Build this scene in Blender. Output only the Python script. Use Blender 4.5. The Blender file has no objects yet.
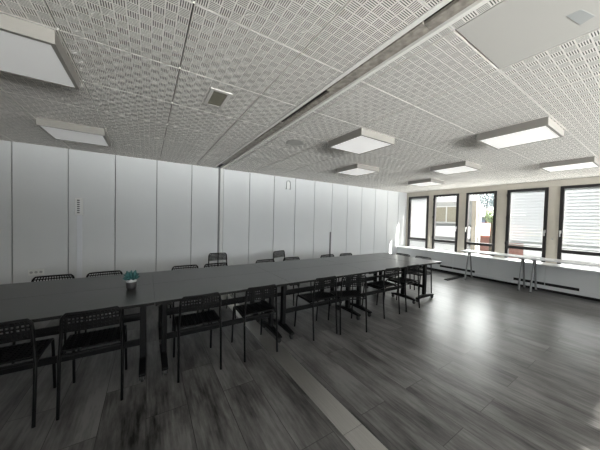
import bpy, math, random
import numpy as np
from mathutils import Vector, Matrix, noise

random.seed(7)
SC = bpy.context.scene
COL = SC.collection
PI = math.pi

# ------------------------------------------------------------------ materials
def new_mat(name):
    m = bpy.data.materials.new(name)
    m.use_nodes = True
    nt = m.node_tree
    return m, nt, nt.nodes['Principled BSDF'], nt.nodes['Material Output']

def mat(name, col, rough=.5, metal=0., spec=.5, vary=0., scale=6., bump=0., bscale=60., stretch=(1, 1, 1), emit=None, estr=0.):
    m, nt, b, out = new_mat(name)
    b.inputs['Base Color'].default_value = (*col, 1)
    b.inputs['Roughness'].default_value = rough
    b.inputs['Metallic'].default_value = metal
    b.inputs['Specular IOR Level'].default_value = spec
    tc = nt.nodes.new('ShaderNodeTexCoord')
    mp = nt.nodes.new('ShaderNodeMapping')
    mp.inputs['Scale'].default_value = stretch
    nt.links.new(tc.outputs['Object'], mp.inputs['Vector'])
    if vary > 0:
        n = nt.nodes.new('ShaderNodeTexNoise')
        n.inputs['Scale'].default_value = scale
        n.inputs['Detail'].default_value = 5
        nt.links.new(mp.outputs['Vector'], n.inputs['Vector'])
        r = nt.nodes.new('ShaderNodeValToRGB')
        r.color_ramp.elements[0].position = .3
        r.color_ramp.elements[1].position = .7
        r.color_ramp.elements[0].color = (*[c * (1 - vary) for c in col], 1)
        r.color_ramp.elements[1].color = (*[min(1, c * (1 + vary)) for c in col], 1)
        nt.links.new(n.outputs['Fac'], r.inputs['Fac'])
        nt.links.new(r.outputs['Color'], b.inputs['Base Color'])
    if bump > 0:
        n2 = nt.nodes.new('ShaderNodeTexNoise')
        n2.inputs['Scale'].default_value = bscale
        nt.links.new(mp.outputs['Vector'], n2.inputs['Vector'])
        bu = nt.nodes.new('ShaderNodeBump')
        bu.inputs['Strength'].default_value = bump
        bu.inputs['Distance'].default_value = .01
        nt.links.new(n2.outputs['Fac'], bu.inputs['Height'])
        nt.links.new(bu.outputs['Normal'], b.inputs['Normal'])
    if emit:
        b.inputs['Emission Color'].default_value = (*emit, 1)
        b.inputs['Emission Strength'].default_value = estr
    return m

def floor_material():
    m, nt, b, out = new_mat('grey_plank_floor')
    N, L = nt.nodes, nt.links
    tc = N.new('ShaderNodeTexCoord')
    sep = N.new('ShaderNodeSeparateXYZ'); L.new(tc.outputs['Object'], sep.inputs[0])
    com = N.new('ShaderNodeCombineXYZ')
    L.new(sep.outputs['Y'], com.inputs['X']); L.new(sep.outputs['X'], com.inputs['Y'])
    br = N.new('ShaderNodeTexBrick')
    L.new(com.outputs[0], br.inputs['Vector'])
    br.inputs['Scale'].default_value = 1.0
    br.inputs['Brick Width'].default_value = 1.22
    br.inputs['Row Height'].default_value = .272
    br.inputs['Mortar Size'].default_value = .0022
    br.inputs['Mortar Smooth'].default_value = .2
    br.offset = .37
    br.inputs['Color1'].default_value = (0, 0, 0, 1)
    br.inputs['Color2'].default_value = (1, 1, 1, 1)
    br.inputs['Mortar'].default_value = (.5, .5, .5, 1)
    # a different slice of grain for each plank
    off = N.new('ShaderNodeMath'); off.operation = 'MULTIPLY'; off.inputs[1].default_value = 37.
    L.new(br.outputs['Color'], off.inputs[0])
    g = N.new('ShaderNodeCombineXYZ')
    sx = N.new('ShaderNodeMath'); sx.operation = 'MULTIPLY'; sx.inputs[1].default_value = 6.5; L.new(sep.outputs['X'], sx.inputs[0])
    sy = N.new('ShaderNodeMath'); sy.operation = 'MULTIPLY'; sy.inputs[1].default_value = 1.5; L.new(sep.outputs['Y'], sy.inputs[0])
    L.new(sx.outputs[0], g.inputs['X']); L.new(sy.outputs[0], g.inputs['Y']); L.new(off.outputs[0], g.inputs['Z'])
    n1 = N.new('ShaderNodeTexNoise'); n1.inputs['Scale'].default_value = 1.; n1.inputs['Detail'].default_value = 6; n1.inputs['Roughness'].default_value = .66
    L.new(g.outputs[0], n1.inputs['Vector'])
    g2 = N.new('ShaderNodeCombineXYZ')
    sx2 = N.new('ShaderNodeMath'); sx2.operation = 'MULTIPLY'; sx2.inputs[1].default_value = 55.; L.new(sep.outputs['X'], sx2.inputs[0])
    sy2 = N.new('ShaderNodeMath'); sy2.operation = 'MULTIPLY'; sy2.inputs[1].default_value = 4.; L.new(sep.outputs['Y'], sy2.inputs[0])
    L.new(sx2.outputs[0], g2.inputs['X']); L.new(sy2.outputs[0], g2.inputs['Y']); L.new(off.outputs[0], g2.inputs['Z'])
    n2 = N.new('ShaderNodeTexNoise'); n2.inputs['Scale'].default_value = 1.; n2.inputs['Detail'].default_value = 4
    L.new(g2.outputs[0], n2.inputs['Vector'])
    # blotches modulated with fine grain
    mixv = N.new('ShaderNodeMath'); mixv.operation = 'MULTIPLY_ADD'
    L.new(n2.outputs['Fac'], mixv.inputs[0]); mixv.inputs[1].default_value = .38
    L.new(n1.outputs['Fac'], mixv.inputs[2])
    tone = N.new('ShaderNodeMath'); tone.operation = 'MULTIPLY_ADD'
    L.new(br.outputs['Color'], tone.inputs[0]); tone.inputs[1].default_value = .10; L.new(mixv.outputs[0], tone.inputs[2])
    r = N.new('ShaderNodeValToRGB')
    e = r.color_ramp.elements
    e[0].position = .50; e[0].color = (*FLOOR_DARK, 1)
    e[1].position = .90; e[1].color = (*FLOOR_LIGHT, 1)
    x = e.new(.66); x.color = (*FLOOR_MID, 1)
    L.new(tone.outputs[0], r.inputs['Fac'])
    mx = N.new('ShaderNodeMix'); mx.data_type = 'RGBA'
    L.new(br.outputs['Fac'], mx.inputs['Factor'])
    L.new(r.outputs['Color'], mx.inputs[6]); mx.inputs[7].default_value = (.022, .021, .02, 1)
    L.new(mx.outputs[2], b.inputs['Base Color'])
    b.inputs['Specular IOR Level'].default_value = .38
    rr = N.new('ShaderNodeMapRange'); rr.inputs['To Min'].default_value = .26; rr.inputs['To Max'].default_value = .40
    L.new(n1.outputs['Fac'], rr.inputs['Value']); L.new(rr.outputs[0], b.inputs['Roughness'])
    bu = N.new('ShaderNodeBump'); bu.inputs['Strength'].default_value = .12; bu.inputs['Distance'].default_value = .004
    L.new(n2.outputs['Fac'], bu.inputs['Height']); L.new(bu.outputs['Normal'], b.inputs['Normal'])
    return m

def glass_material(name, tint=(.96, .98, .98), refl=.05):
    m, nt, b, out = new_mat(name)
    nt.nodes.remove(b)
    t = nt.nodes.new('ShaderNodeBsdfTransparent'); t.inputs['Color'].default_value = (*tint, 1)
    g = nt.nodes.new('ShaderNodeBsdfGlossy'); g.inputs['Roughness'].default_value = .02
    lw = nt.nodes.new('ShaderNodeLayerWeight'); lw.inputs['Blend'].default_value = .5
    pw = nt.nodes.new('ShaderNodeMath'); pw.operation = 'POWER'; pw.inputs[1].default_value = 5.
    f = nt.nodes.new('ShaderNodeMath'); f.operation = 'MULTIPLY_ADD'; f.inputs[1].default_value = .5; f.inputs[2].default_value = .02
    nt.links.new(lw.outputs['Facing'], pw.inputs[0]); nt.links.new(pw.outputs[0], f.inputs[0])
    mx = nt.nodes.new('ShaderNodeMixShader')
    nt.links.new(f.outputs[0], mx.inputs[0]); nt.links.new(t.outputs[0], mx.inputs[1]); nt.links.new(g.outputs[0], mx.inputs[2])
    nt.links.new(mx.outputs[0], out.inputs['Surface'])
    return m

FLOOR_DARK = (.013, .0125, .0125)
FLOOR_MID = (.066, .064, .063)
FLOOR_LIGHT = (.150, .147, .145)

M = {}
M['floor'] = floor_material()
M['ceiling'] = mat('ceiling_paint', (.80, .77, .735), .7, vary=.03, scale=3)
M['felt'] = mat('dark_acoustic_felt', (.055, .053, .051), .9)
M['joint'] = mat('dark_ceiling_joint', (.05, .048, .045), .8)
M['ceiling_smooth'] = mat('smooth_ceiling_panel', (.52, .505, .48), .55)
M['track_white'] = mat('track_white_edge', (.84, .82, .79), .5)
M['track_brown'] = mat('track_brown_filler', (.34, .31, .275), .7, vary=.35, scale=25)
M['panel'] = mat('white_wall_panel', (.66, .67, .68), .45, spec=.3, vary=.02, scale=1.5)
M['gap'] = mat('panel_gap_grey', (.22, .22, .23), .7)
M['jamb'] = mat('white_jamb', (.62, .62, .615), .45)
M['cream'] = mat('cream_paint', (.60, .56, .49), .55, vary=.03)
M['plaster'] = mat('white_plaster', (.72, .72, .71), .8, bump=.1)
M['dark_frame'] = mat('dark_window_frame', (.022, .020, .021), .4)
M['handle'] = mat('silver_handle', (.75, .75, .75), .3, metal=.3)
M['glass'] = glass_material('window_glass')
M['slat'] = mat('pale_blind_slat', (.60, .61, .63), .5)
def fabric_material(name, col, through):
    m, nt, b, out = new_mat(name)
    b.inputs['Base Color'].default_value = (*col, 1); b.inputs['Roughness'].default_value = .9
    t = nt.nodes.new('ShaderNodeBsdfTranslucent'); t.inputs['Color'].default_value = (*col, 1)
    w = nt.nodes.new('ShaderNodeTexWave'); w.bands_direction = 'Z'; w.inputs['Scale'].default_value = 12.
    tc = nt.nodes.new('ShaderNodeTexCoord'); nt.links.new(tc.outputs['Object'], w.inputs['Vector'])
    r = nt.nodes.new('ShaderNodeMapRange'); r.inputs['To Min'].default_value = through * .9; r.inputs['To Max'].default_value = through
    nt.links.new(w.outputs['Fac'], r.inputs['Value'])
    mx = nt.nodes.new('ShaderNodeMixShader')
    nt.links.new(r.outputs[0], mx.inputs[0]); nt.links.new(b.outputs[0], mx.inputs[1]); nt.links.new(t.outputs[0], mx.inputs[2])
    nt.links.new(mx.outputs[0], out.inputs['Surface'])
    return m
M['screen'] = fabric_material('white_screen_fabric', (.82, .82, .83), .30)
M['sill'] = mat('white_windowsill', (.78, .79, .80), .35)
M['casing'] = mat('white_convector_casing', (.62, .64, .66), .45)
M['plinth'] = mat('grey_plinth', (.40, .41, .42), .5)
M['grille'] = mat('dark_grille', (.012, .012, .013), .7, spec=.2)
M['strip'] = mat('brushed_floor_strip', (.46, .45, .43), .32, metal=.8, vary=.08, scale=4, stretch=(30, 1, 1))
M['black'] = mat('black_floor_channel', (.006, .006, .006), .8, spec=.1)
M['lamp_body'] = mat('lamp_housing', (.26, .245, .225), .5)
M['lamp_dim'] = mat('opal_diffuser', (.80, .80, .80), .4, emit=(1, .99, .97), estr=.15)
M['lamp_lit'] = mat('opal_diffuser_lit', (.80, .80, .80), .4, emit=(1, .98, .95), estr=.38)
M['table_top'] = mat('charcoal_laminate', (.022, .0215, .0215), .28, spec=.7, vary=.06, scale=3, stretch=(1, 8, 1))
M['table_edge'] = mat('black_table_edge', (.005, .005, .005), .6, spec=.15)
M['table_metal'] = mat('black_powder_coat', (.004, .004, .0045), .5, spec=.15)
M['rubber'] = mat('black_caster_rubber', (.012, .012, .012), .6)
M['chair_tube'] = mat('black_tube', (.004, .004, .0045), .35, spec=.15)
M['chair_shell'] = mat('black_plastic', (.0045, .0045, .005), .5, spec=.12)
M['white_plastic'] = mat('white_plastic', (.76, .76, .75), .4)
M['slot_dark'] = mat('dark_slots', (.05, .05, .055), .6)
M['duct'] = mat('pale_cable_duct', (.70, .71, .75), .45)
M['pole'] = mat('grey_strip', (.16, .16, .17), .4)
M['vent_frame'] = mat('vent_frame', (.62, .60, .57), .5)
M['vent_slat'] = mat('olive_vent_slat', (.17, .16, .125), .6)
M['speaker'] = mat('ceiling_speaker_grey', (.42, .41, .39), .7)
M['plate'] = mat('grey_plate', (.40, .41, .41), .5)
M['trestle'] = mat('grey_metal_trestle', (.20, .205, .21), .45, metal=.2)
M['white_top'] = mat('white_table_top', (.80, .81, .83), .35)
M['pot'] = mat('white_ceramic_pot', (.48, .49, .50), .25)
M['pot_dark'] = mat('dark_stones', (.03, .028, .03), .5, vary=.4, scale=60)
M['teal_leaf'] = mat('teal_succulent', (.03, .115, .115), .5, vary=.5, scale=40)
M['facade'] = mat('pale_facade', (.26, .26, .255), .8, vary=.04)
M['facade_white'] = mat('white_facade', (.42, .42, .42), .8)
M['facade_beige'] = mat('beige_facade', (.19, .17, .14), .8)
M['shutter'] = mat('beige_shutter', (.165, .15, .115), .7)
M['ext_grey'] = mat('grey_band', (.14, .14, .14), .8)
M['ext_glass'] = mat('dull_window', (.22, .23, .25), .3)
M['roof_red'] = mat('terracotta_roof', (.50, .22, .17), .8, vary=.15, scale=8)
M['blue_wall'] = mat('blue_grey_wall', (.20, .25, .34), .8, vary=.15, scale=2)
M['yellow_wall'] = mat('ochre_wall', (.52, .40, .20), .8)
M['pink_wall'] = mat('faded_red_wall', (.36, .20, .17), .8, vary=.1)
M['leaf_green'] = mat('green_leaves', (.20, .26, .13), .7, vary=.4, scale=3)
M['leaf_grey'] = mat('grey_green_leaves', (.24, .29, .30), .7, vary=.4, scale=3)
M['bark'] = mat('bark', (.10, .08, .06), .9)
M['ground'] = mat('pale_bounce_slab', (.75, .745, .73), .9, vary=.05)  # only on the added bounce slab outside

# ------------------------------------------------------------------ mesh helpers
class MB:
    def __init__(s): s.v = []; s.f = []; s.sm = []
    def add(s, vs, fs, smooth=False):
        b = len(s.v); s.v += [tuple(v) for v in vs]
        for f in fs: s.f.append(tuple(b + i for i in f)); s.sm.append(smooth)
        return s
    def box(s, x0, x1, y0, y1, z0, z1):
        vs = [(x, y, z) for z in (z0, z1) for y in (y0, y1) for x in (x0, x1)]
        return s.add(vs, [(0, 2, 3, 1), (4, 5, 7, 6), (0, 1, 5, 4), (1, 3, 7, 5), (3, 2, 6, 7), (2, 0, 4, 6)])
    def tube(s, pts, r, n=10, cap=True, rs=None):
        pts = [Vector(p) for p in pts]
        rings = []
        up = None
        for i, p in enumerate(pts):
            a = pts[max(0, i - 1)]; c = pts[min(len(pts) - 1, i + 1)]
            d = (c - a).normalized()
            if up is None:
                up = Vector((0, 0, 1)) if abs(d.z) < .9 else Vector((1, 0, 0))
            u = (up - d * up.dot(d)).normalized(); w = d.cross(u); up = u
            rr = rs[i] if rs else r
            rings.append([p + (u * math.cos(2 * PI * k / n) + w * math.sin(2 * PI * k / n)) * rr for k in range(n)])
        vs = [v for ring in rings for v in ring]
        fs = []
        for i in range(len(rings) - 1):
            for k in range(n):
                a = i * n + k; b2 = i * n + (k + 1) % n
                fs.append((a, b2, b2 + n, a + n))
        s.add(vs, fs, True)
        if cap:
            s.add(rings[0], [tuple(range(n - 1, -1, -1))]); s.add(rings[-1], [tuple(range(n))])
        return s
    def lathe(s, prof, n=24, c=(0, 0, 0)):
        vs = []; fs = []
        for (r, z) in prof:
            for k in range(n):
                vs.append((c[0] + r * math.cos(2 * PI * k / n), c[1] + r * math.sin(2 * PI * k / n), c[2] + z))
        for i in range(len(prof) - 1):
            for k in range(n):
                a = i * n + k; b = i * n + (k + 1) % n
                fs.append((a, b, b + n, a + n))
        return s.add(vs, fs, True)
    def prism(s, poly, axis, a0, a1):
        n = len(poly); vs = []
        for a in (a0, a1):
            for (p, q) in poly:
                vs.append({'x': (a, p, q), 'y': (p, a, q), 'z': (p, q, a)}[axis])
        fs = [tuple(range(n)), tuple(range(2 * n - 1, n - 1, -1))]
        for i in range(n):
            j = (i + 1) % n; fs.append((i, i + n, j + n, j))
        return s.add(vs, fs)
    def build(s, name, m, parent=None, bevel=0., fix=True):
        me = bpy.data.meshes.new(name)
        me.from_pydata(s.v, [], s.f); me.update()
        me.polygons.foreach_set('use_smooth', s.sm)
        if fix:
            import bmesh
            bm = bmesh.new(); bm.from_mesh(me); bmesh.ops.recalc_face_normals(bm, faces=bm.faces); bm.to_mesh(me); bm.free()
        me.materials.append(m)
        o = bpy.data.objects.new(name, me); COL.objects.link(o)
        if parent: o.parent = parent
        if bevel:
            mo = o.modifiers.new('bevel', 'BEVEL'); mo.width = bevel; mo.segments = 2; mo.limit_method = 'ANGLE'
        return o

def tag(o, label, cat, group=None):
    o['label'] = label; o['category'] = cat
    if group: o['group'] = group
    return o

def thing(name, label, cat, loc=(0, 0, 0), rz=0., group=None):
    o = bpy.data.objects.new(name, None); COL.objects.link(o)
    o.empty_display_size = .1
    o.location = loc; o.rotation_euler = (0, 0, rz)
    return tag(o, label, cat, group)

def struct(name, mb, m, parent=None, bevel=0., fix=True):
    o = mb.build(name, m, parent, bevel, fix)
    if parent is None: o['kind'] = 'structure'
    return o

def struct_empty(name):
    o = bpy.data.objects.new(name, None); COL.objects.link(o); o['kind'] = 'structure'; return o

def dup(root, loc, rz, label, group=None):
    r = root.copy(); COL.objects.link(r); r.location = loc; r.rotation_euler = (0, 0, rz); r['label'] = label
    if group: r['group'] = group
    for ch in list(root.children):
        c = ch.copy(); COL.objects.link(c); c.parent = r
        for g in list(ch.children):
            d = g.copy(); COL.objects.link(d); d.parent = c
    return r

# ------------------------------------------------------------------ dimensions (metres)
XL, XR, YN, YF, ZC = -3.65, 7.84, -3.30, 5.23, 2.479
CAM_H = 1.4537

# ------------------------------------------------------------------ floor, ceiling
struct('floor', MB().box(XL - .2, XR + .25, YN - .2, YF + .2, -.1, 0), M['floor'])
strip = struct_empty('trim_1')
ys = [-1.2, 1.16, 2.66, 4.0, 5.19]
for i in range(4):
    MB().box(1.122, 1.300, ys[i] + .0015, ys[i + 1] - .0015, .0002, .004).build('strip_plate', M['strip'], strip, .001)

C = .0535                 # one cell of the slotted pattern
def tile_quads(x0, x1, y0, y1, quads_paint, quads_dark):
    """One slotted tile: real recessed slots, alternately along Y and X, in a plain border."""
    nx = int((x1 - x0 - .012) / C); ny = int((y1 - y0 - .012) / C)
    mx = my = .0055
    z = ZC
    P = quads_paint
    def q(a0, a1, b0, b1): P.append(((a0, b0, z), (a0, b1, z), (a1, b1, z), (a1, b0, z)))
    g = .002
    gx = .0042
    q(x0 + gx, x1 - gx, y0 + g, y0 + my); q(x0 + gx, x1 - gx, y1 - my, y1 - g)
    q(x0 + gx, x0 + mx, y0 + my, y1 - my); q(x1 - mx, x1 - gx, y0 + my, y1 - my)
    # joint groove sides
    d = .012
    P.append(((x0 + gx, y0, z), (x0 + gx, y1, z), (x0 + gx, y1, z + d), (x0 + gx, y0, z + d)))
    P.append(((x1 - gx, y1, z), (x1 - gx, y0, z), (x1 - gx, y0, z + d), (x1 - gx, y1, z + d)))
    P.append(((x0, y0 + g, z), (x1, y0 + g, z), (x1, y0 + g, z + d), (x0, y0 + g, z + d)))
    P.append(((x1, y1 - g, z), (x0, y1 - g, z), (x0, y1 - g, z + d), (x1, y1 - g, z + d)))
    return nx, ny, x0 + mx, y0 + my, (x1 - x0 - 2 * mx) / (nx * C), (y1 - y0 - 2 * my) / (ny * C)

def unit_cell(vert):
    """Quads of one cell at the origin: paint (surface + slot walls) and dark (slot bottoms)."""
    paint, dark = [], []
    e = .0034; n = 5; pitch = (C - .002) / n; w = .0046; dep = .0005
    def rect(a0, a1, b0, b1):
        return [(a0, b0, 0), (a0, b1, 0), (a1, b1, 0), (a1, b0, 0)]
    paint.append(rect(0, C, 0, e)); paint.append(rect(0, C, C - e, C))
    cur = 0.
    for k in range(n):
        c = .001 + pitch * (k + .5); a, b = c - w / 2, c + w / 2
        paint.append(rect(cur, a, e, C - e)); cur = b
        y0, y1 = e, C - e
        paint.append([(a, y0, 0), (a, y0, dep), (a, y1, dep), (a, y1, 0)])
        paint.append([(b, y1, 0), (b, y1, dep), (b, y0, dep), (b, y0, 0)])
        paint.append([(b, y0, 0), (b, y0, dep), (a, y0, dep), (a, y0, 0)])
        paint.append([(a, y1, 0), (a, y1, dep), (b, y1, dep), (b, y1, 0)])
        dark.append([(a, y0, dep), (a, y1, dep), (b, y1, dep), (b, y0, dep)])
    paint.append(rect(cur, C, e, C - e))
    p = np.array(paint); d = np.array(dark)
    if not vert:
        p = p[..., [1, 0, 2]]; d = d[..., [1, 0, 2]]
    return p, d
UC = {True: unit_cell(True), False: unit_cell(False)}

xj_left = [1.165 - 0.375 - .61 * k for k in range(0, 8)][::-1] + [1.165]
xj_right = [1.305, 1.372] + [1.372 + .60 * k for k in range(1, 11)] + [XR]
yj = [.675 + .61 * k for k in range(-6, 8)] + [YF]
border_quads = []; cellP = []; cellD = []; plain = []
def in_view(x, y):
    # a generous wedge about the camera's view; tiles behind it are left plain
    a = math.degrees(math.atan2(x, y)) if (x or y) else 0
    return y > -.2 and -30 < a < 100 and math.hypot(x, y) > .2
smooth_cells = {(1.372, 1.972, .065, .675)}
for xs in (xj_left, xj_right):
    for i in range(len(xs) - 1):
        x0, x1 = xs[i], xs[i + 1]
        for j in range(len(yj) - 1):
            y0, y1 = yj[j], yj[j + 1]
            if y1 < YN + .02 or x1 < XL: continue
            if abs(x0 - 1.372) < .01 and abs(y0 - .065) < .01: continue          # the plain panel is its own piece
            if not any(in_view(x, y) for x in (x0, x1) for y in (y0, y1)):
                plain.append(((x0, y0, ZC), (x0, y1, ZC), (x1, y1, ZC), (x1, y0, ZC))); continue
            nx, ny, ox, oy, kx, ky = tile_quads(x0, x1, y0, y1, border_quads, None)
            for a in range(nx):
                for b in range(ny):
                    P, D = UC[(a + b) % 2 == 0]
                    o = np.array([ox + a * C * kx, oy + b * C * ky, ZC]); k3 = np.array([kx, ky, 1.])
                    cellP.append(P * k3 + o); cellD.append(D * k3 + o)
Q = np.concatenate([np.array(border_quads + plain, float)] + cellP).astype(np.float32)
DQ = np.concatenate(cellD).astype(np.float32)
nP = len(Q)
allq = np.concatenate([Q, DQ])
def quads_mesh(name, q, mats, midx):
    n = len(q)
    me = bpy.data.meshes.new(name)
    me.vertices.add(n * 4); me.vertices.foreach_set('co', q.reshape(-1))
    me.loops.add(n * 4); me.loops.foreach_set('vertex_index', np.arange(n * 4, dtype=np.int32))
    me.polygons.add(n); me.polygons.foreach_set('loop_start', np.arange(0, n * 4, 4, dtype=np.int32))
    me.polygons.foreach_set('loop_total', np.full(n, 4, dtype=np.int32))
    for m in mats: me.materials.append(m)
    me.polygons.foreach_set('material_index', midx.astype(np.int32))
    me.update(calc_edges=True)
    o = bpy.data.objects.new(name, me); COL.objects.link(o); return o
ceil = quads_mesh('ceiling', allq, [M['ceiling'], M['felt']], np.concatenate([np.zeros(nP), np.ones(len(DQ))]))
ceil['kind'] = 'structure'
back = MB(); back.box(XL - .2, XR + .25, YN - .2, YF + .2, ZC + .045, ZC + .2)
back.build('ceiling_slab', M['joint'], ceil)
jb = MB()
for (a, b) in ((XL, 1.165), (1.305, XR)):
    jb.box(a, b, YN, YF, ZC + .0115, ZC + .02)
jb.build('joint_backing', M['joint'], ceil)
# the recessed partition track: white edge profiles, brown filler boards, a dark gap beside them
trk = struct_empty('trim_2')
MB().box(1.140, 1.172, YN, YF, ZC - .006, ZC + .04).build('edge_profile', M['track_white'], trk, .001)
MB().box(1.288, 1.314, YN, YF, ZC - .006, ZC + .04).build('edge_profile', M['track_white'], trk, .001)
for (a, b, xa) in ((-3.3, .75, 1.222), (.752, 1.55, 1.205), (1.552, 2.35, 1.238), (2.352, 3.1, 1.21), (3.102, 4.2, 1.185), (4.202, 4.8, 1.20)):
    MB().box(xa, 1.288, a, b, ZC + .012, ZC + .03).build('filler_board', M['track_brown'], trk)
# plain square panel set in the grid, and the thin grey patch on it
pp = MB(); pp.box(1.378, 1.966, .071, .669, ZC + .001, ZC + .012)
tag(pp.build('ceiling_panel', M['ceiling_smooth'], None, .002), 'large plain smooth ceiling panel set among the slotted tiles', 'ceiling panel')
fr = MB()
pl = MB().prism([(-.067, .036), (-.062, -.012), (.045, -.040), (.068, .010)], 'z', -.0012, -.0002).build('ceiling_patch', M['plate'], None, .001)
pl.location = (1.79, .292, ZC + .001)
tag(pl, 'small grey patch on the plain smooth ceiling panel', 'plate')

# ------------------------------------------------------------------ ceiling lamps, vent, speaker
def lamp(x0, x1, y0, y1, label, dm):
    cx, cy = (x0 + x1) / 2, (y0 + y1) / 2
    hx, hy = .288, .292
    t = thing('ceiling_light', label, 'ceiling light', (cx, cy, ZC), 0, 'square surface mounted ceiling lights')
    h = MB(); b = .022; D = .078
    h.box(-hx, hx, -hy, -hy + b, -D, -.0006); h.box(-hx, hx, hy - b, hy, -D, -.0006)
    h.box(-hx, -hx + b, -hy + b, hy - b, -D, -.0006); h.box(hx - b, hx, -hy + b, hy - b, -D, -.0006)
    h.box(-hx + b, hx - b, -hy + b, hy - b, -.02, -.0006)
    h.build('housing', M['lamp_body'], t)
    MB().box(-hx + b, hx - b, -hy + b, hy - b, -D + .002, -D + .012).build('diffuser', M[dm], t)
YA, YB, YC_, YD = (.675, 1.285), (1.895, 2.505), (3.115, 3.725), (3.725, 4.335)
lamp(-1.04, -.43, *YB, 'large dim ceiling light cut off at the left edge above the tables', 'lamp_dim')
lamp(-1.04, -.43, *YD, 'dim ceiling light near the left part of the white panel wall', 'lamp_dim')
lamp(1.99, 2.56, *YB, 'ceiling light just right of the ceiling track, nearest to it', 'lamp_lit')
lamp(3.17, 3.77, *YC_, 'ceiling light behind the one nearest the track, close to the panel wall', 'lamp_lit')
lamp(3.17, 3.77, *YA, 'wide bright ceiling light in front of the fourth window, largest on the right', 'lamp_lit')
lamp(4.40, 5.00, *YB, 'ceiling light in the middle of the three receding towards the corner', 'lamp_lit')
lamp(5.57, 6.17, *YC_, 'farthest small ceiling light above the corner window', 'lamp_lit')
lamp(5.50, 6.10, *YA, 'ceiling light at the right edge above the last window', 'lamp_lit')

v = thing('ceiling_vent', 'small rectangular ceiling vent with olive slats', 'vent', (.50, 2.175, ZC))
m_ = MB(); a, b = .085, .16
m_.box(-a, -a + .03, -b, b, -.008, -.0006); m_.box(a - .03, a, -b, b, -.008, -.0006)
m_.box(-a + .03, a - .03, -b, -b + .03, -.008, -.0006); m_.box(-a + .03, a - .03, b - .03, b, -.008, -.0006)
m_.build('frame', M['vent_frame'], v, .0015)
m_ = MB()
for k in range(11):
    y = -.125 + k * .025
    m_.prism([(y - .010, -.0010), (y - .008, -.0006), (y + .010, -.006), (y + .008, -.0065)], 'x', -.055, .055)
m_.build('slats', M['vent_slat'], v)
MB().box(-.055, .055, -.13, .13, -.0008, -.0005).build('backing', M['felt'], v)
sp = MB().lathe([(0, -.004), (.10, -.004), (.118, -.003), (.125, -.0006)], 32)
o = sp.build('ceiling_speaker', M['speaker']); o.location = (1.67, 2.80, ZC)
tag(o, 'flat round grey ceiling speaker right of the track', 'speaker')

# ------------------------------------------------------------------ panelled wall
wf = struct('wall_far', MB().box(XL - .2, XR + .25, YF + .03, YF + .2, 0, ZC + .04), M['gap'])
joints = [XL, -3.50, -2.89, -2.285, -1.68, -1.075, -.477, .138, .737, 1.262]
right_j = [1.36, 1.947, 2.563, 3.160, 3.763, 4.370, 4.958, 5.55, 6.165, 6.771, 7.362, XR]
for js in (joints, right_j):
    for a, b in zip(js[:-1], js[1:]):
        MB().box(a + .006, b - .006, YF, YF + .03, .0, ZC).build('panel', M['panel'], wf, .003)
MB().box(1.285, 1.352, YF - .035, YF + .03, 0, ZC).build('jamb', M['jamb'], wf, .003)
MB().box(1.262, 1.283, YF + .0, YF + .03, 0, ZC).build('jamb_gap', M['gap'], wf)
struct('wall_left', MB().box(XL - .2, XL, YN - .2, YF + .03, 0, ZC + .04), M['plaster'])

# things on the panelled wall
ic = thing('wall_socket_bar', 'white upright socket bar high on the panel wall', 'socket', (-.94, YF, 1.566))
MB().box(-.05, .05, -.042, -.001, -.138, .138).build('housing', M['white_plastic'], ic, .008)
for k in range(7):
    MB().box(-.022, .010, -.046, -.041, -.105 + k * .033, -.088 + k * .033).build('socket_slot', M['slot_dark'], ic, .002)
MB().box(.036, .048, -.047, -.041, -.12, .12).build('side_rib', M['white_plastic'], ic, .002)
tag(MB().box(-.968, -.905, YF - .022, YF - .001, .06, 1.426).build('cable_duct', M['duct'], None, .003), 'slim white cable duct running down below the wall socket bar', 'cable duct')
so = thing('wall_outlet', 'low white triple wall outlet behind the left far chair', 'outlet', (-1.43, YF, .545))
MB().box(-.085, .085, -.018, -.001, -.045, .045).build('plate', M['white_plastic'], so, .005)
for k in (-1, 0, 1):
    MB().lathe([(0, 0), (.016, 0), (.018, .003)], 16).build('socket_hole', M['plate'], so).matrix_local = Matrix.Translation((k * .052, -.0215, 0)) @ Matrix.Rotation(-PI / 2, 4, 'X')
hk = MB()
hk.tube([(-.055, -.03, -.20), (-.055, -.03, -.06), (-.05, -.03, -.02), (-.03, -.03, .005), (0, -.03, .014), (.03, -.03, .005), (.05, -.03, -.02), (.055, -.03, -.06), (.055, -.03, -.20)], .012, 10)
hd = thing('wall_bracket', 'small grey u-shaped bracket near the top of the panel wall', 'bracket', (2.94, YF, 2.385))
hk.build('bar', M['plate'], hd)
for x in (-.055, .055):
    MB().tube([(x, -.03, -.19), (x, -.001, -.19)], .012, 10).build('mount', M['plate'], hd)
MB().box(-.05, .05, -.006, -.001, -.19, -.02).build('back_plate', M['white_plastic'], hd, .002)
pb = MB().box(4.315, 4.352, YF - .03, YF - .001, .10, 1.115).build('pull_bar', M['pole'], None, .006)
tag(pb, 'dark grey upright bar on the panel wall behind the far chairs', 'bar')

# ------------------------------------------------------------------ window wall
SILL, WB, WT = .585, .865, 2.330
wins = [(4.435, 5.15), (3.525, 4.275), (2.605, 3.330), (1.630, 2.385), (.690, 1.440)]
w = MB()
w.box(XR, XR + .12, YN - .2, YF + .03, 0, SILL - .03)
w.box(XR, XR + .12, YN - .2, YF + .03, WT, ZC + .04)
edges = [YF + .03] + [y for p in [(b, a) for a, b in wins] for y in p] + [YN - .2]
for i in range(0, len(edges), 2):
    w.box(XR, XR + .12, edges[i + 1], edges[i], SILL - .03, WT)
struct('wall_right', w, M['cream'])
MB().box(XR - .02, XR, YN, YF - .001, WT + .015, ZC - .001).build('lintel_board', M['cream'], bpy.data.objects['wall_right'], .002)

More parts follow.
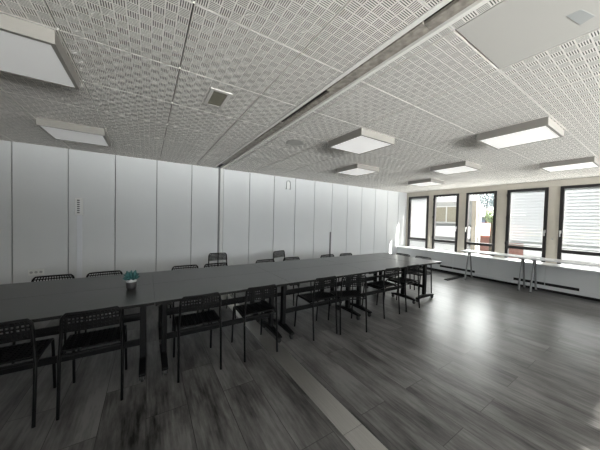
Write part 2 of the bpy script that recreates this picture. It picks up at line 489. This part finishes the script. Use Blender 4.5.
def window(n, y0, y1, handle_side):
    root = struct_empty('window_%d' % n)
    xa, xb = XR - .022, XR + .055
    f = MB(); t = .062
    f.box(xa, xb, y0, y0 + t, SILL, WT); f.box(xa, xb, y1 - t, y1, SILL, WT)
    f.box(xa, xb, y0 + t, y1 - t, WT - t, WT); f.box(xa, xb, y0 + t, y1 - t, WB - .03, WB + .045)
    f.build('frame', M['dark_frame'], root, .003)
    g = MB().box(xa + .035, xa + .041, y0 + t, y1 - t, WB + .045, WT - t); g.build('pane', M['glass'], root)
    g = MB().box(xa + .035, xa + .041, y0 + t, y1 - t, SILL, WB - .03); g.build('lower_pane', M['glass'], root)
    if handle_side:
        y = y0 + .031 if handle_side < 0 else y1 - .031
        h = MB(); h.box(xa - .008, xa, y - .014, y + .014, 1.27, 1.34); h.tube([(xa - .004, y, 1.325), (xa - .035, y, 1.325)], .008, 8)
        h.box(xa - .045, xa - .030, y - .009, y + .009, 1.20, 1.338)
        h.build('window_handle', M['handle'], root, .003)
    if handle_side:
        y = y1 - .004 if handle_side < 0 else y0 + .004
        for z in (WB + .10, WT - .14, 1.62):
            MB().tube([(xa - .008, y, z - .035), (xa - .008, y, z + .035)], .009, 8).build('hinge', M['dark_frame'], root)
for n, (y0, y1) in enumerate(wins, 1):
    window(n, y0, y1, {1: 0, 2: -1, 3: 1, 4: -1, 5: 1}.get(n, -1))

def blind(y0, y1, label, z0, tilt, mslat='slat'):
    t = thing('venetian_blind', label, 'blind', (XR + .16, (y0 + y1) / 2, WT - .03), 0, 'venetian blinds outside the windows')
    hw = (y1 - y0) / 2 - .012
    s = MB(); z = -.07
    while z > z0 - WT + .05:
        c, sn = math.cos(tilt) * .040, math.sin(tilt) * .040
        # a slightly curved slat
        pr = [(-c, sn), (-c * .4, sn * .4 + .006), (c * .4, -sn * .4 + .006), (c, -sn), (c, -sn - .001), (c * .4, -sn * .4 + .005), (-c * .4, sn * .4 + .005), (-c, sn - .001)]
        s.prism([(p, q + z) for p, q in pr], 'y', -hw, hw); z -= .072
    s.build('slats', M[mslat], t)
    MB().box(-.04, .04, -hw, hw, -.05, .029).build('head_rail', M['plate'], t)
    MB().box(-.03, .03, -hw, hw, z - .01, z + .012).build('bottom_rail', M['plate'], t)
    for y in (-hw * .7, hw * .7):
        MB().tube([(0, y, -.05), (0, y, z)], .002, 6).build('ladder_cord', M['plate'], t)
blind(*wins[3], 'pale venetian blind outside the fourth window from the corner', .93, math.radians(59))
blind(*wins[4], 'pale venetian blind outside the window at the right edge', .93, math.radians(58))

ws = thing('roller_blind', 'white roller blind drawn down outside the narrow corner window', 'blind', (XR + .16, (wins[0][0] + wins[0][1]) / 2, WT - .03))
hw = (wins[0][1] - wins[0][0]) / 2 + .07
MB().box(-.0015, .0015, -hw, hw, -1.44, -.05).build('fabric', M['screen'], ws)
MB().box(-.04, .04, -hw, hw, -.05, .029).build('head_box', M['plate'], ws, .004)
MB().box(-.012, .012, -hw, hw, -1.475, -1.44).build('bottom_bar', M['plate'], ws, .003)
XC = 7.34                 # front of the casing under the windows
sl = MB().box(XC - .012, XR - .001, YN, YF - .001, SILL - .028, SILL - .0005)
struct('trim_3', sl, M['sill'], None, .004)
units = [(3.395, YF - .002), (2.56, 3.391), (1.522, 2.556), (.45, 1.518), (-.62, .446), (-1.69, -.624), (YN, -1.694)]
ul = ['white convector cover in the corner beside the panel wall', 'white convector cover behind the left end of the white trestle table',
      'white convector cover behind the pair of trestles', 'white convector cover at the right edge below the last window',
      'white convector cover out of view below the sixth window', 'white convector cover out of view below the seventh window', 'white convector cover out of view at the near wall']
for (a, b), lb in zip(units[:5], ul):
    t = thing('convector_cover', lb, 'convector cover', (XC, (a + b) / 2, 0), 0, 'convector covers under the windows')
    h = (b - a) / 2
    m_ = MB(); m_.box(0, .02, -h, h, .195, SILL - .030); m_.box(0, .02, -h, h, .06, .135); m_.box(.02, .49, -h, h, .06, .08)
    for e in (-h, h - .02): m_.box(.02, .49, e, e + .02, .08, SILL - .030)
    m_.box(.012, .02, -h, h, .135, .195)
    m_.build('front_panel', M['casing'], t)
    MB().box(.03, .05, -h, h, .0, .06).build('plinth', M['grille'], t)
    ga, gb = {0: (2.85, 3.75), 1: (2.85, 3.75), 2: (1.02, 2.05), 3: (1.02, 2.05), 4: (-.6, .2)}[units.index((a, b))]
    c = (a + b) / 2
    ga, gb = max(ga, a + .004) - c, min(gb, b - .004) - c
    gm = MB(); gm.box(.002, .011, ga, gb, .136, .194)
    gm.build('grille', M['grille'], t)
kn = MB().lathe([(0, .022), (.014, .020), (.018, .012), (.012, 0)], 16)
o = kn.build('wall_stop', M['plate']); o.matrix_world = Matrix.Translation((XR, 1.535, 1.135)) @ Matrix.Rotation(-PI / 2, 4, 'Y')
tag(o, 'small dark round stop on the cream pier between the blinds', 'stop')
# black cable channel lying on the floor
cc = thing('cable_channel', 'black cable channel lying on the floor below the windows', 'cable channel', (0, 0, 0))
MB().prism([(3.04, .0003), (3.15, .0003), (3.14, .016), (3.05, .016)], 'x', 6.38, 7.30).build('floor_run', M['black'], cc)
MB().prism([(7.245, .0003), (7.30, .0003), (7.29, .012), (7.255, .012)], 'y', 3.152, 4.55).build('wall_run', M['black'], cc)

# near wall behind the camera; its glazed band is added to light the room
wn = MB(); gx0, gx1, gz0, gz1 = -1.2, 7.5, .90, 2.42
wn.box(XL - .2, XR + .25, YN - .2, YN, 0, gz0); wn.box(XL - .2, XR + .25, YN - .2, YN, gz1, ZC + .04)
nb = 5; wd = (gx1 - gx0) / nb
wn.box(XL - .2, gx0, YN - .2, YN, gz0, gz1); wn.box(gx1, XR + .25, YN - .2, YN, gz0, gz1)
for k in range(1, nb): wn.box(gx0 + k * wd - .08, gx0 + k * wd + .08, YN - .2, YN, gz0, gz1)
struct('wall_near', wn, M['plaster'])
fill_openings = []
for k in range(nb):
    a = gx0 + k * wd + (.08 if k else 0); b = gx0 + (k + 1) * wd - (.08 if k < nb - 1 else 0)
    fill_openings.append((a, b))
    r = struct_empty('window_%d' % (len(wins) + 1 + k)); t = .05  # added out-of-view window that lets fill light in
    f = MB(); f.box(a, a + t, YN - .12, YN - .06, gz0, gz1); f.box(b - t, b, YN - .12, YN - .06, gz0, gz1)
    f.box(a + t, b - t, YN - .12, YN - .06, gz0, gz0 + t); f.box(a + t, b - t, YN - .12, YN - .06, gz1 - t, gz1)
    f.build('frame', M['dark_frame'], r)
    MB().box(a + t, b - t, YN - .092, YN - .086, gz0 + t, gz1 - t).build('pane', M['glass'], r)

# ------------------------------------------------------------------ tables
TH = .72
def make_table(L, name, label, cx, cy, rz, legs, group, colx=.01, fy=(-.245, .245), D=.3205):
    t = thing(name, label, 'table', (cx, cy, 0), rz, group)
    MB().box(-L / 2 + .0008, L / 2 - .0008, -D, D, TH - .003, TH).build('tabletop', M['table_top'], t, .001)
    MB().box(-L / 2 + .0008, L / 2 - .0008, -D, D, TH - .025, TH - .0031).build('top_edge', M['table_edge'], t, .001)
    for s, x in enumerate(legs):
        m_ = MB(); m_.box(x - .024, x + .024, colx - .034, colx + .034, .115, TH - .052)
        m_.build('column', M['table_metal'], t, .008)
        MB().box(x - .02, x + .02, fy[0] + .02, fy[1] - .01, TH - .051, TH - .0255).build('top_arm', M['table_metal'], t, .004)
        ft = MB(); ft.prism([(fy[0], .060), (fy[0], .082), (colx - .05, .114), (colx + .05, .114), (fy[1], .082), (fy[1], .060)], 'x', x - .026, x + .026)
        fo = ft.build('foot', M['table_metal'], t, .006)
        for y in (fy[0] + .03, fy[1] - .03):
            cs = MB(); cs.tube([(x - .011, y, .0262), (x + .011, y, .0262)], .026, 16)
            cs.box(x - .020, x - .013, y - .016, y + .016, .022, .0595); cs.box(x + .013, x + .020, y - .016, y + .016, .022, .0595); cs.box(x - .013, x + .013, y - .016, y + .016, .0535, .0595)
            cs.build('caster', M['rubber'], fo)
    MB().box(legs[0] + .0245, legs[1] - .0245, colx - .012, colx + .012, .500, .532).build('rail', M['table_metal'], t, .003)
    MB().box(legs[0] + .0245, legs[1] - .0245, colx - .013, colx + .013, .230, .285).build('rail', M['table_metal'], t, .003)
    br = MB(); br.box(-L / 2 + .004, -L / 2 + .13, -D + .028, -D + .058, TH - .046, TH - .0255); br.box(-L / 2 + .10, -L / 2 + .13, -D + .023, -D + .063, TH - .054, TH - .046)
    br.build('linking_bracket', M['table_metal'], t, .002)
    return t
GT = 'black folding tables pushed together into one long table'
spans = [(-1.42, .057), (.057, 1.400), (1.400, 2.735), (2.735, 4.028)]
legx = [(-1.30, -.03), (.143, 1.31), (1.48, 2.61), (2.845, 3.995)]
nl = ['black folding table with the potted succulent at its far edge, near row at left edge',
      'black folding table, second from the left in the near row',
      'black folding table in the near row, third from the left',
      'black folding table in the near row, last before the table across the end']
fl = ['black folding table at the left edge in the far row by the panel wall',
      'black folding table, second from the left in the far row',
      'black folding table in the far row, third from the left',
      'black folding table in the far row, last before the table across the end']
for k in range(4):
    a, b = spans[k]; c = (a + b) / 2
    for cy, lb in ((2.675, nl[k]), (3.318, fl[k])):
        make_table(b - a, 'folding_table', lb, c, cy, 0, [x - c for x in legx[k]], GT)
make_table(1.284, 'folding_table', 'black folding table set crosswise at the window end of the row', 4.352, 2.9965, PI / 2, [-.515, .475], GT, colx=.015, fy=(-.29, .245))

# ------------------------------------------------------------------ chairs
def perforated(nx, ny, hx, hy, surf, thick, border=1):
    """A shell with nx x ny rectangular holes; surf(u, v) gives the mid-surface point and normal for u, v in -1..1."""
    def lines(n, frac):
        e = .10
        xs = [-1.0, -1 + e * .5]
        step = (2 - e) / n
        for k in range(n):
            c = -1 + e / 2 + step * (k + .5)
            xs += [c - step * frac / 2, c + step * frac / 2]
        return xs + [1 - e * .5, 1.0]
    us, vs_ = lines(nx, hx), lines(ny, hy)
    hole = lambda i, j: 2 <= i < 2 + 2 * nx - 0 and (i - 2) % 2 == 0 and 2 <= j < 2 + 2 * ny and (j - 2) % 2 == 0
    mb = MB(); U, V = len(us), len(vs_)
    top = []; bot = []
    for j in range(V):
        for i in range(U):
            p, n = surf(us[i], vs_[j]); top.append(p + n * thick / 2); bot.append(p - n * thick / 2)
    off = U * V; fs = []
    idx = lambda i, j: j * U + i
    solid = lambda i, j: 0 <= i < U - 1 and 0 <= j < V - 1 and not hole(i, j)
    for j in range(V - 1):
        for i in range(U - 1):
            if not solid(i, j): continue
            a, b, c, d = idx(i, j), idx(i + 1, j), idx(i + 1, j + 1), idx(i, j + 1)
            fs.append((a, b, c, d)); fs.append((d + off, c + off, b + off, a + off))
            for (p, q, di, dj) in ((a, b, 0, -1), (b, c, 1, 0), (c, d, 0, 1), (d, a, -1, 0)):
                if not solid(i + di, j + dj): fs.append((q, p, p + off, q + off))
    mb.add(top + bot, fs)
    return mb

def chair_prototype():
    t = thing('perforated_chair', '', 'chair')
    W = .182
    def rear(s):
        return [(s * W, -.215, .0), (s * W, -.196, .20), (s * W, -.180, .43), (s * (W - .007), -.178, .54), (s * (W - .013), -.183, .64), (s * (W - .016), -.186, .675)]
    for s in (-1, 1):
        MB().tube(rear(s), .0105, 10).build('rear_leg', M['chair_tube'], t)
        MB().tube([(s * W, .228, 0), (s * (W - .002), .210, .22), (s * (W - .005), .192, .425)], .0105, 10).build('front_leg', M['chair_tube'], t)
    fr = MB()
    for s in (-1, 1):
        fr.tube([(s * (W - .005), .192, .425), (s * (W - .006), .175, .432), (s * (W - .006), .0, .430), (s * W, -.180, .425)], .0095, 8)
    fr.tube([(-W, -.180, .43), (W, -.180, .43)], .008, 8)
    fr.tube([(-W + .006, .178, .430), (W - .006, .178, .430)], .008, 8)
    fr.build('seat_frame', M['chair_tube'], t)
    def ssurf(u, v):
        # rounded rectangle, dished; front edge rolls down
        hw, hd = .190, .186
        k = max(0, abs(v) - .80) / .20; sx = 1 - .12 * k * k
        y = .010 + v * hd
        z = .449 - .010 * (1 - u * u) * (1 - v * v) - (.022 * max(0, v - .72) / .28 if v > .72 else 0) + (.012 * max(0, -v - .8) / .2 if v < -.8 else 0)
        return Vector((u * hw * sx, y, z)), Vector((0, 0, 1))
    perforated(11, 12, .42, .55, ssurf, .012).build('seat', M['chair_shell'], t)
    def bsurf(u, v):
        z = .667 + v * .069
        hw = .166 + .006 * (1 - v); k = max(0, v - .45) / .55; sx = 1 - .13 * k * k
        k2 = max(0, -v - .7) / .3; sx -= .04 * k2 * k2
        y = -.184 - (z - .66) * .10 - .012 * (1 - u * u)
        return Vector((u * hw * sx, y, z)), Vector((0, -.995, -.10))
    perforated(14, 5, .60, .54, bsurf, .005).build('backrest', M['chair_shell'], t)
    rim = MB(); pts = []
    for k in range(0, 25):
        a = -1 + 2 * k / 24; pts.append((a, 1.0))
    path = [bsurf(-1, -1)[0]] + [bsurf(-1, -1 + .2 * i)[0] for i in range(1, 10)] + [bsurf(u, 1)[0] for u in (-1, -.9, -.5, 0, .5, .9, 1)] + [bsurf(1, 1 - .2 * i)[0] for i in range(1, 10)] + [bsurf(1, -1)[0]]
    rim.tube(path, .0085, 8)
    rim.build('back_rim', M['chair_tube'], t)
    return t
CH = chair_prototype(); used = [False]
GN = 'perforated chairs along the near side of the long table'
GF = 'perforated chairs along the far side of the long table'
def chair(x, y, rz, label, group):
    if not used[0]:
        used[0] = True; CH.location = (x, y, 0); CH.rotation_euler = (0, 0, rz); CH['label'] = label; CH['group'] = group; return CH
    return dup(CH, (x, y, 0), rz, label, group)
R = math.radians
chair(-.825, 2.508, 0, 'black perforated chair cut off by the left edge, near side of the table', GN)
chair(-.343, 2.508, 0, 'black perforated chair nearest the potted succulent, near side', GN)
chair(.420, 2.508, 0, 'black perforated chair at the joint between the first two tables, near side', GN)
chair(1.020, 2.508, 0, 'black perforated chair over the metal floor strip, near side', GN)
chair(1.875, 2.508, 0, 'black perforated chair on the near side, left one of the close pair', GN)
chair(2.316, 2.390, R(-19), 'black perforated chair turned askew on the near side, right one of the close pair', GN)
chair(3.165, 2.508, 0, 'black perforated chair on the near side, second from the window end', GN)
chair(3.705, 2.508, 0, 'black perforated chair on the near side, closest to the window end', GN)
yf = 3.598
chair(-.900, yf + .005, PI, 'black perforated chair below the wall outlet, far side of the table', GF)
chair(-.436, yf, PI + R(2), 'black perforated chair behind the potted succulent, far side of the table', GF)
chair(.464, yf + .005, PI, 'black perforated chair on the far side, left of the free chair by the jamb', GF)
chair(.892, yf - .003, PI, 'black perforated chair in front of the free chair by the jamb, far side', GF)
chair(1.715, yf - .004, PI, 'black perforated chair on the far side, left of the turned free chair', GF)
chair(2.256, yf + .03, PI, 'black perforated chair on the far side in front of the turned free chair', GF)
chair(3.100, yf + .02, PI, 'black perforated chair on the far side, left of the grey upright bar', GF)
chair(3.600, yf + .01, PI, 'black perforated chair on the far side, right of the grey upright bar', GF)
chair(4.585, 3.235, PI / 2, 'black perforated chair at the window end, left of the two', 'perforated chairs at the window end of the table')
chair(4.585, 2.775, PI / 2, 'black perforated chair at the window end, right of the two', 'perforated chairs at the window end of the table')
chair(1.177, 4.67, PI, 'free black perforated chair standing by the panel wall at the jamb', 'free chairs standing by the panel wall')
chair(2.513, 4.52, PI + R(18), 'free black perforated chair standing turned by the panel wall, right one', 'free chairs standing by the panel wall')

# ------------------------------------------------------------------ potted succulent
pt = thing('potted_succulent', 'small white pot with a teal succulent on the black table', 'plant', (-.132, 2.895, TH + .0005))
MB().lathe([(0, .0), (.036, .0), (.042, .010), (.047, .100), (.044, .101), (.041, .075), (0, .075)], 28).build('pot', M['pot'], pt)
MB().lathe([(.0362, .0), (.0428, .010), (.0466, .070), (.0448, .071)], 28).build('dark_band', M['pot_dark'], pt)
MB().lathe([(0, .090), (.025, .087), (.0405, .080)], 24).build('stones', M['pot_dark'], pt)
lf = MB()
for ring, (n, rad, ht, tl) in enumerate([(10, .068, .030, .35), (9, .055, .062, .75), (7, .034, .090, 1.1)]):
    for k in range(n):
        a = 2 * PI * k / n + ring * .4 + random.uniform(-.15, .15)
        d = Vector((math.cos(a), math.sin(a), 0)); z0 = .088
        base = Vector((0, 0, z0)) + d * .008; rr = rad * random.uniform(.85, 1.15)
        mid = base + d * rr * .55 + Vector((0, 0, ht * .55)); tip = base + d * rr + Vector((0, 0, ht))
        lf.tube([base, base.lerp(mid, .5), mid, mid.lerp(tip, .6), tip], .01, 8, True, [.005, .009, .0125, .009, .0015])
lf.build('leaves', M['teal_leaf'], pt)

# ------------------------------------------------------------------ white trestle tables
def trestle_table(ya, yb, label):
    xa, xb = 6.885, 7.325
    t = thing('trestle_table', label, 'table', ((xa + xb) / 2, (ya + yb) / 2, 0), 0, 'white trestle tables below the windows')
    hx, hy = (xb - xa) / 2, (yb - ya) / 2
    MB().box(-hx, hx, -hy + .001, hy - .001, .715, .740).build('tabletop', M['white_top'], t, .002)
    for y in (-hy + .065, hy - .125):
        tr = MB(); tr.box(-hx + .06, hx - .06, y - .020, y + .020, .685, .714)
        to = tr.build('trestle', M['trestle'], t, .003)
        for s in (-1, 1):
            MB().tube([(s * .038, y, .690), (s * (hx - .03), y, .006)], .018, 10).build('leg', M['trestle'], to)
            MB().lathe([(0, 0), (.02, 0), (.02, .014), (.014, .018)], 14, (s * (hx - .029), y, 0)).build('foot', M['black'], to)
trestle_table(1.772, 3.02, 'white trestle table on grey a-frame legs, left of the pair of trestles')
trestle_table(.50, 1.768, 'white trestle table running out of frame at the right edge')

# ------------------------------------------------------------------ outdoors
struct('ground', MB().box(8.2, 90, -3.5, 60, -4.2, -4.0), M['ext_grey'])
struct('bounce_slab', MB().box(8.12, 12.6, -3.5, 12, -.75, -.6), M['ground'])  # unseen slab added to bounce sunlight up through the windows
bd = thing('apartment_building', 'pale building with shuttered window seen through the second window', 'building', (16, 10.5, -4))
def bpart(name, m, x0, x1, y0, y1, z0, z1, parent=bd):
    L_ = bd.location if parent is bd else Vector((0, 0, 0))
    return MB().box(x0 - 16, x1 - 16, y0 - 10.5, y1 - 10.5, z0 + 4, z1 + 4).build(name, m, parent)
MB().prism([(0, -4.40), (0, 7.5), (10, 7.5), (10, -.75)], 'z', 0, 6.75).build('wall', M['facade'], bd)
MB().prism([(-.5, -4.5), (-.5, 7.8), (10.3, 7.8), (10.3, -.6)], 'z', 6.75, 7.05).build('roof_slab', M['facade_white'], bd)
bpart('pilaster', M['facade_beige'], 15.8, 15.999, 6.17, 6.40, -4, 2.75)
bpart('parapet', M['facade_white'], 15.6, 15.999, 6.45, 18, .58, 1.24)
bpart('base_wall', M['facade_white'], 15.9, 15.999, 6.45, 18, -4, .09)
bpart('band', M['ext_grey'], 15.85, 15.999, 6.45, 18, .10, .57)
bpart('wing', M['facade_white'], 15.7, 15.999, 9.05, 18, 1.25, 2.74)
for k in range(1):
    y0 = 7.15 + k * 2.6
    fo = bpart('window', M['facade_white'], 15.96, 15.999, y0, y0 + 1.45, 1.44, 2.50)
    for (a, b) in ((.06, .68), (.76, 1.39)):
        MB().box(15.94 - 16, 15.958 - 16, y0 + a - 10.5, y0 + b - 10.5, 1.50 + 4, 2.44 + 4).build('shutter', M['shutter'], fo)
hs = thing('house', 'low house with a red tiled roof seen through the third window', 'house', (30, 10.6, -4))
MB().box(0, 6, -3.0, 2.4, 0, 4.2).build('wall', M['pink_wall'], hs)
MB().prism([(-.5, 4.2), (3, 5.5), (6.5, 4.2), (6.5, 4.0), (3, 5.3), (-.5, 4.0)], 'y', -3.3, 2.7).build('roof', M['roof_red'], hs)
bh = thing('block_of_flats', 'blue grey block behind the red roofed house', 'building', (42, 14.6, -4))
MB().box(0, 8, -4, 4.5, 0, 6.3).build('wall', M['blue_wall'], bh)
MB().box(-.3, 8.3, -4.3, 4.8, 6.3, 6.5).build('roof_slab', M['facade'], bh)
def tree(x, y, z, r, m, label, n=900):
    t = thing('tree', label, 'tree', (x, y, -4))
    MB().tube([(0, 0, 0), (.1, .05, (z + 4) * .5), (0, 0, z + 4)], .2, 8, True, [.22, .16, .08]).build('trunk', M['bark'], t)
    c = MB()
    for k in range(n):
        d = Vector((random.gauss(0, 1), random.gauss(0, 1), random.gauss(0, 1))).normalized()
        rr = r * (.55 + .45 * random.random()) * (1 + .35 * noise.noise(d * 2.2 + Vector((x, y, 0))))
        p = Vector((0, 0, z + 4)) + Vector((d.x * rr, d.y * rr, d.z * rr * .95))
        s = r * .11 * random.uniform(.7, 1.3)
        u = Vector((random.gauss(0, 1), random.gauss(0, 1), random.gauss(0, 1))).normalized(); w_ = u.orthogonal().normalized()
        c.add([p - u * s, p - w_ * s * .6, p + u * s, p + w_ * s * .6], [(0, 1, 2, 3)])
    c.build('crown', M[m], t, 0, False)
tree(23.5, 8.05, 2.05, .6, 'leaf_green', 'green leafy tree seen through the third window')
tree(39.0, 14.0, 4.9, 1.5, 'leaf_grey', 'grey green tree above the blue block outside')
tree(27.5, 8.9, 3.6, .9, 'leaf_grey', 'grey green tree at the right side of the third window')
ob = thing('office_building', 'pale building with an ochre band seen between the blind slats', 'building', (23, -.5, -4))
MB().box(0, 6, -9, 6.4, 0, 7.4).build('wall', M['facade'], ob)
MB().box(-.12, 0, -9, 6.4, 4.65, 5.25).build('ochre_band', M['yellow_wall'], ob)
MB().box(-.10, 0, -9, 6.4, 4.35, 4.6).build('grey_band', M['ext_grey'], ob)
MB().box(-.14, 0, -9, 6.4, 0, 4.3).build('base_wall', M['facade_white'], ob)
for k in range(6):
    MB().box(-.05, 0, -8.4 + k * 2.4, -6.9 + k * 2.4, 5.5, 6.9).build('window', M['ext_glass'], ob)

# ------------------------------------------------------------------ light
wd_ = bpy.data.worlds.new('world'); SC.world = wd_; wd_.use_nodes = True
nt = wd_.node_tree; N, L = nt.nodes, nt.links
bg = N['Background']
tc = N.new('ShaderNodeTexCoord')
def lobe(dirv, power, strength, col):
    d = N.new('ShaderNodeVectorMath'); d.operation = 'DOT_PRODUCT'
    L.new(tc.outputs['Generated'], d.inputs[0]); d.inputs[1].default_value = Vector(dirv).normalized()
    mx = N.new('ShaderNodeMath'); mx.operation = 'MAXIMUM'; L.new(d.outputs['Value'], mx.inputs[0]); mx.inputs[1].default_value = 0
    pw = N.new('ShaderNodeMath'); pw.operation = 'POWER'; L.new(mx.outputs[0], pw.inputs[0]); pw.inputs[1].default_value = power
    sc_ = N.new('ShaderNodeVectorMath'); sc_.operation = 'SCALE'; sc_.inputs[0].default_value = col; L.new(pw.outputs[0], sc_.inputs['Scale'])
    s2 = N.new('ShaderNodeVectorMath'); s2.operation = 'SCALE'; L.new(sc_.outputs[0], s2.inputs[0]); s2.inputs['Scale'].default_value = strength
    return s2
SKY_BASE = 1.0
LOBE_WIN = 24.  # unseen upper sky outside the windows, boosted to light the room
LOBE_NEAR = 11.5  # added glow at the horizon behind the camera, fills the panel wall
LOBE_LOW = 53.  # added glow below the horizon behind the camera, lifts the ceiling
base = N.new('ShaderNodeVectorMath'); base.operation = 'SCALE'; base.inputs[0].default_value = (.95, .98, 1.0); base.inputs['Scale'].default_value = SKY_BASE
l1 = lobe((1, .1, 1.0), 5, LOBE_WIN, (1.0, .99, .96))
l2 = lobe((-.15, -1, .04), 14, LOBE_NEAR, (.94, .97, 1.0))
a1 = N.new('ShaderNodeVectorMath'); a1.operation = 'ADD'; L.new(base.outputs[0], a1.inputs[0]); L.new(l1.outputs[0], a1.inputs[1])
a2 = N.new('ShaderNodeVectorMath'); a2.operation = 'ADD'; L.new(a1.outputs[0], a2.inputs[0]); L.new(l2.outputs[0], a2.inputs[1])
l3 = lobe((0, -1, -.7), 4, LOBE_LOW, (1.0, .98, .95))
sz = N.new('ShaderNodeSeparateXYZ'); L.new(tc.outputs['Generated'], sz.inputs[0])
mr = N.new('ShaderNodeMapRange'); mr.inputs['From Min'].default_value = -.02; mr.inputs['From Max'].default_value = -.14
mr.inputs['To Min'].default_value = 0; mr.inputs['To Max'].default_value = 1; L.new(sz.outputs['Z'], mr.inputs['Value'])
l3m = N.new('ShaderNodeVectorMath'); l3m.operation = 'SCALE'; L.new(l3.outputs[0], l3m.inputs[0]); L.new(mr.outputs[0], l3m.inputs['Scale'])
a3 = N.new('ShaderNodeVectorMath'); a3.operation = 'ADD'; L.new(a2.outputs[0], a3.inputs[0]); L.new(l3m.outputs[0], a3.inputs[1])
L.new(a3.outputs[0], bg.inputs['Color'])
bg.inputs['Strength'].default_value = 1.0

def portal(name, loc, rot, sx, sy):
    ld = bpy.data.lights.new(name, 'AREA'); ld.shape = 'RECTANGLE'; ld.size = sx; ld.size_y = sy
    ld.cycles.is_portal = True
    o = bpy.data.objects.new(name, ld); COL.objects.link(o); o.location = loc; o.rotation_euler = rot
for y0, y1 in wins:
    portal('window_portal', (XR + .08, (y0 + y1) / 2, (SILL + WT) / 2), (0, PI / 2, 0), WT - SILL, y1 - y0)
for a, b in fill_openings:
    portal('window_portal', ((a + b) / 2, YN - .05, (gz0 + gz1) / 2), (PI / 2, 0, 0), b - a, gz1 - gz0)

sd = bpy.data.lights.new('sun', 'SUN'); sd.energy = 34.; sd.angle = R(.8); sd.color = (1, .95, .86)
so_ = bpy.data.objects.new('sun', sd); COL.objects.link(so_)
so_.rotation_euler = Vector((-.27, .70, -.45)).to_track_quat('-Z', 'Y').to_euler()
so_.location = (12, -8, 8)

# ------------------------------------------------------------------ camera
cd = bpy.data.cameras.new('camera'); cam = bpy.data.objects.new('camera', cd); COL.objects.link(cam)
cd.sensor_width = 36; cd.lens = 36 * 239.9 / 600; cd.clip_start = .05; cd.clip_end = 300
yaw, pitch, roll = .5659, .0249, -.0245
f = Vector((math.sin(yaw) * math.cos(pitch), math.cos(yaw) * math.cos(pitch), -math.sin(pitch)))
r = Vector((math.cos(yaw), -math.sin(yaw), 0)); d = f.cross(r)
c, s = math.cos(roll), math.sin(roll)
r2, d2 = r * c + d * s, d * c - r * s
mw = Matrix(((r2.x, -d2.x, -f.x, 0), (r2.y, -d2.y, -f.y, 0), (r2.z, -d2.z, -f.z, CAM_H), (0, 0, 0, 1)))
cam.matrix_world = mw
SC.camera = cam

SC.view_settings.view_transform = 'Standard'; SC.view_settings.look = 'None'
SC.view_settings.gamma = 1.0; SC.view_settings.use_curve_mapping = False
SC.view_settings.exposure = 0.12
SC.cycles.use_denoising = True
SC.cycles.denoiser = 'OPENIMAGEDENOISE'
SC.cycles.denoising_prefilter = 'ACCURATE'
SC.cycles.denoising_input_passes = 'RGB_ALBEDO_NORMAL'
SC.cycles.max_bounces = 10; SC.cycles.diffuse_bounces = 6; SC.cycles.transparent_max_bounces = 12
SC.cycles.sample_clamp_indirect = 6.0
SC.cycles.caustics_reflective = False; SC.cycles.caustics_refractive = False
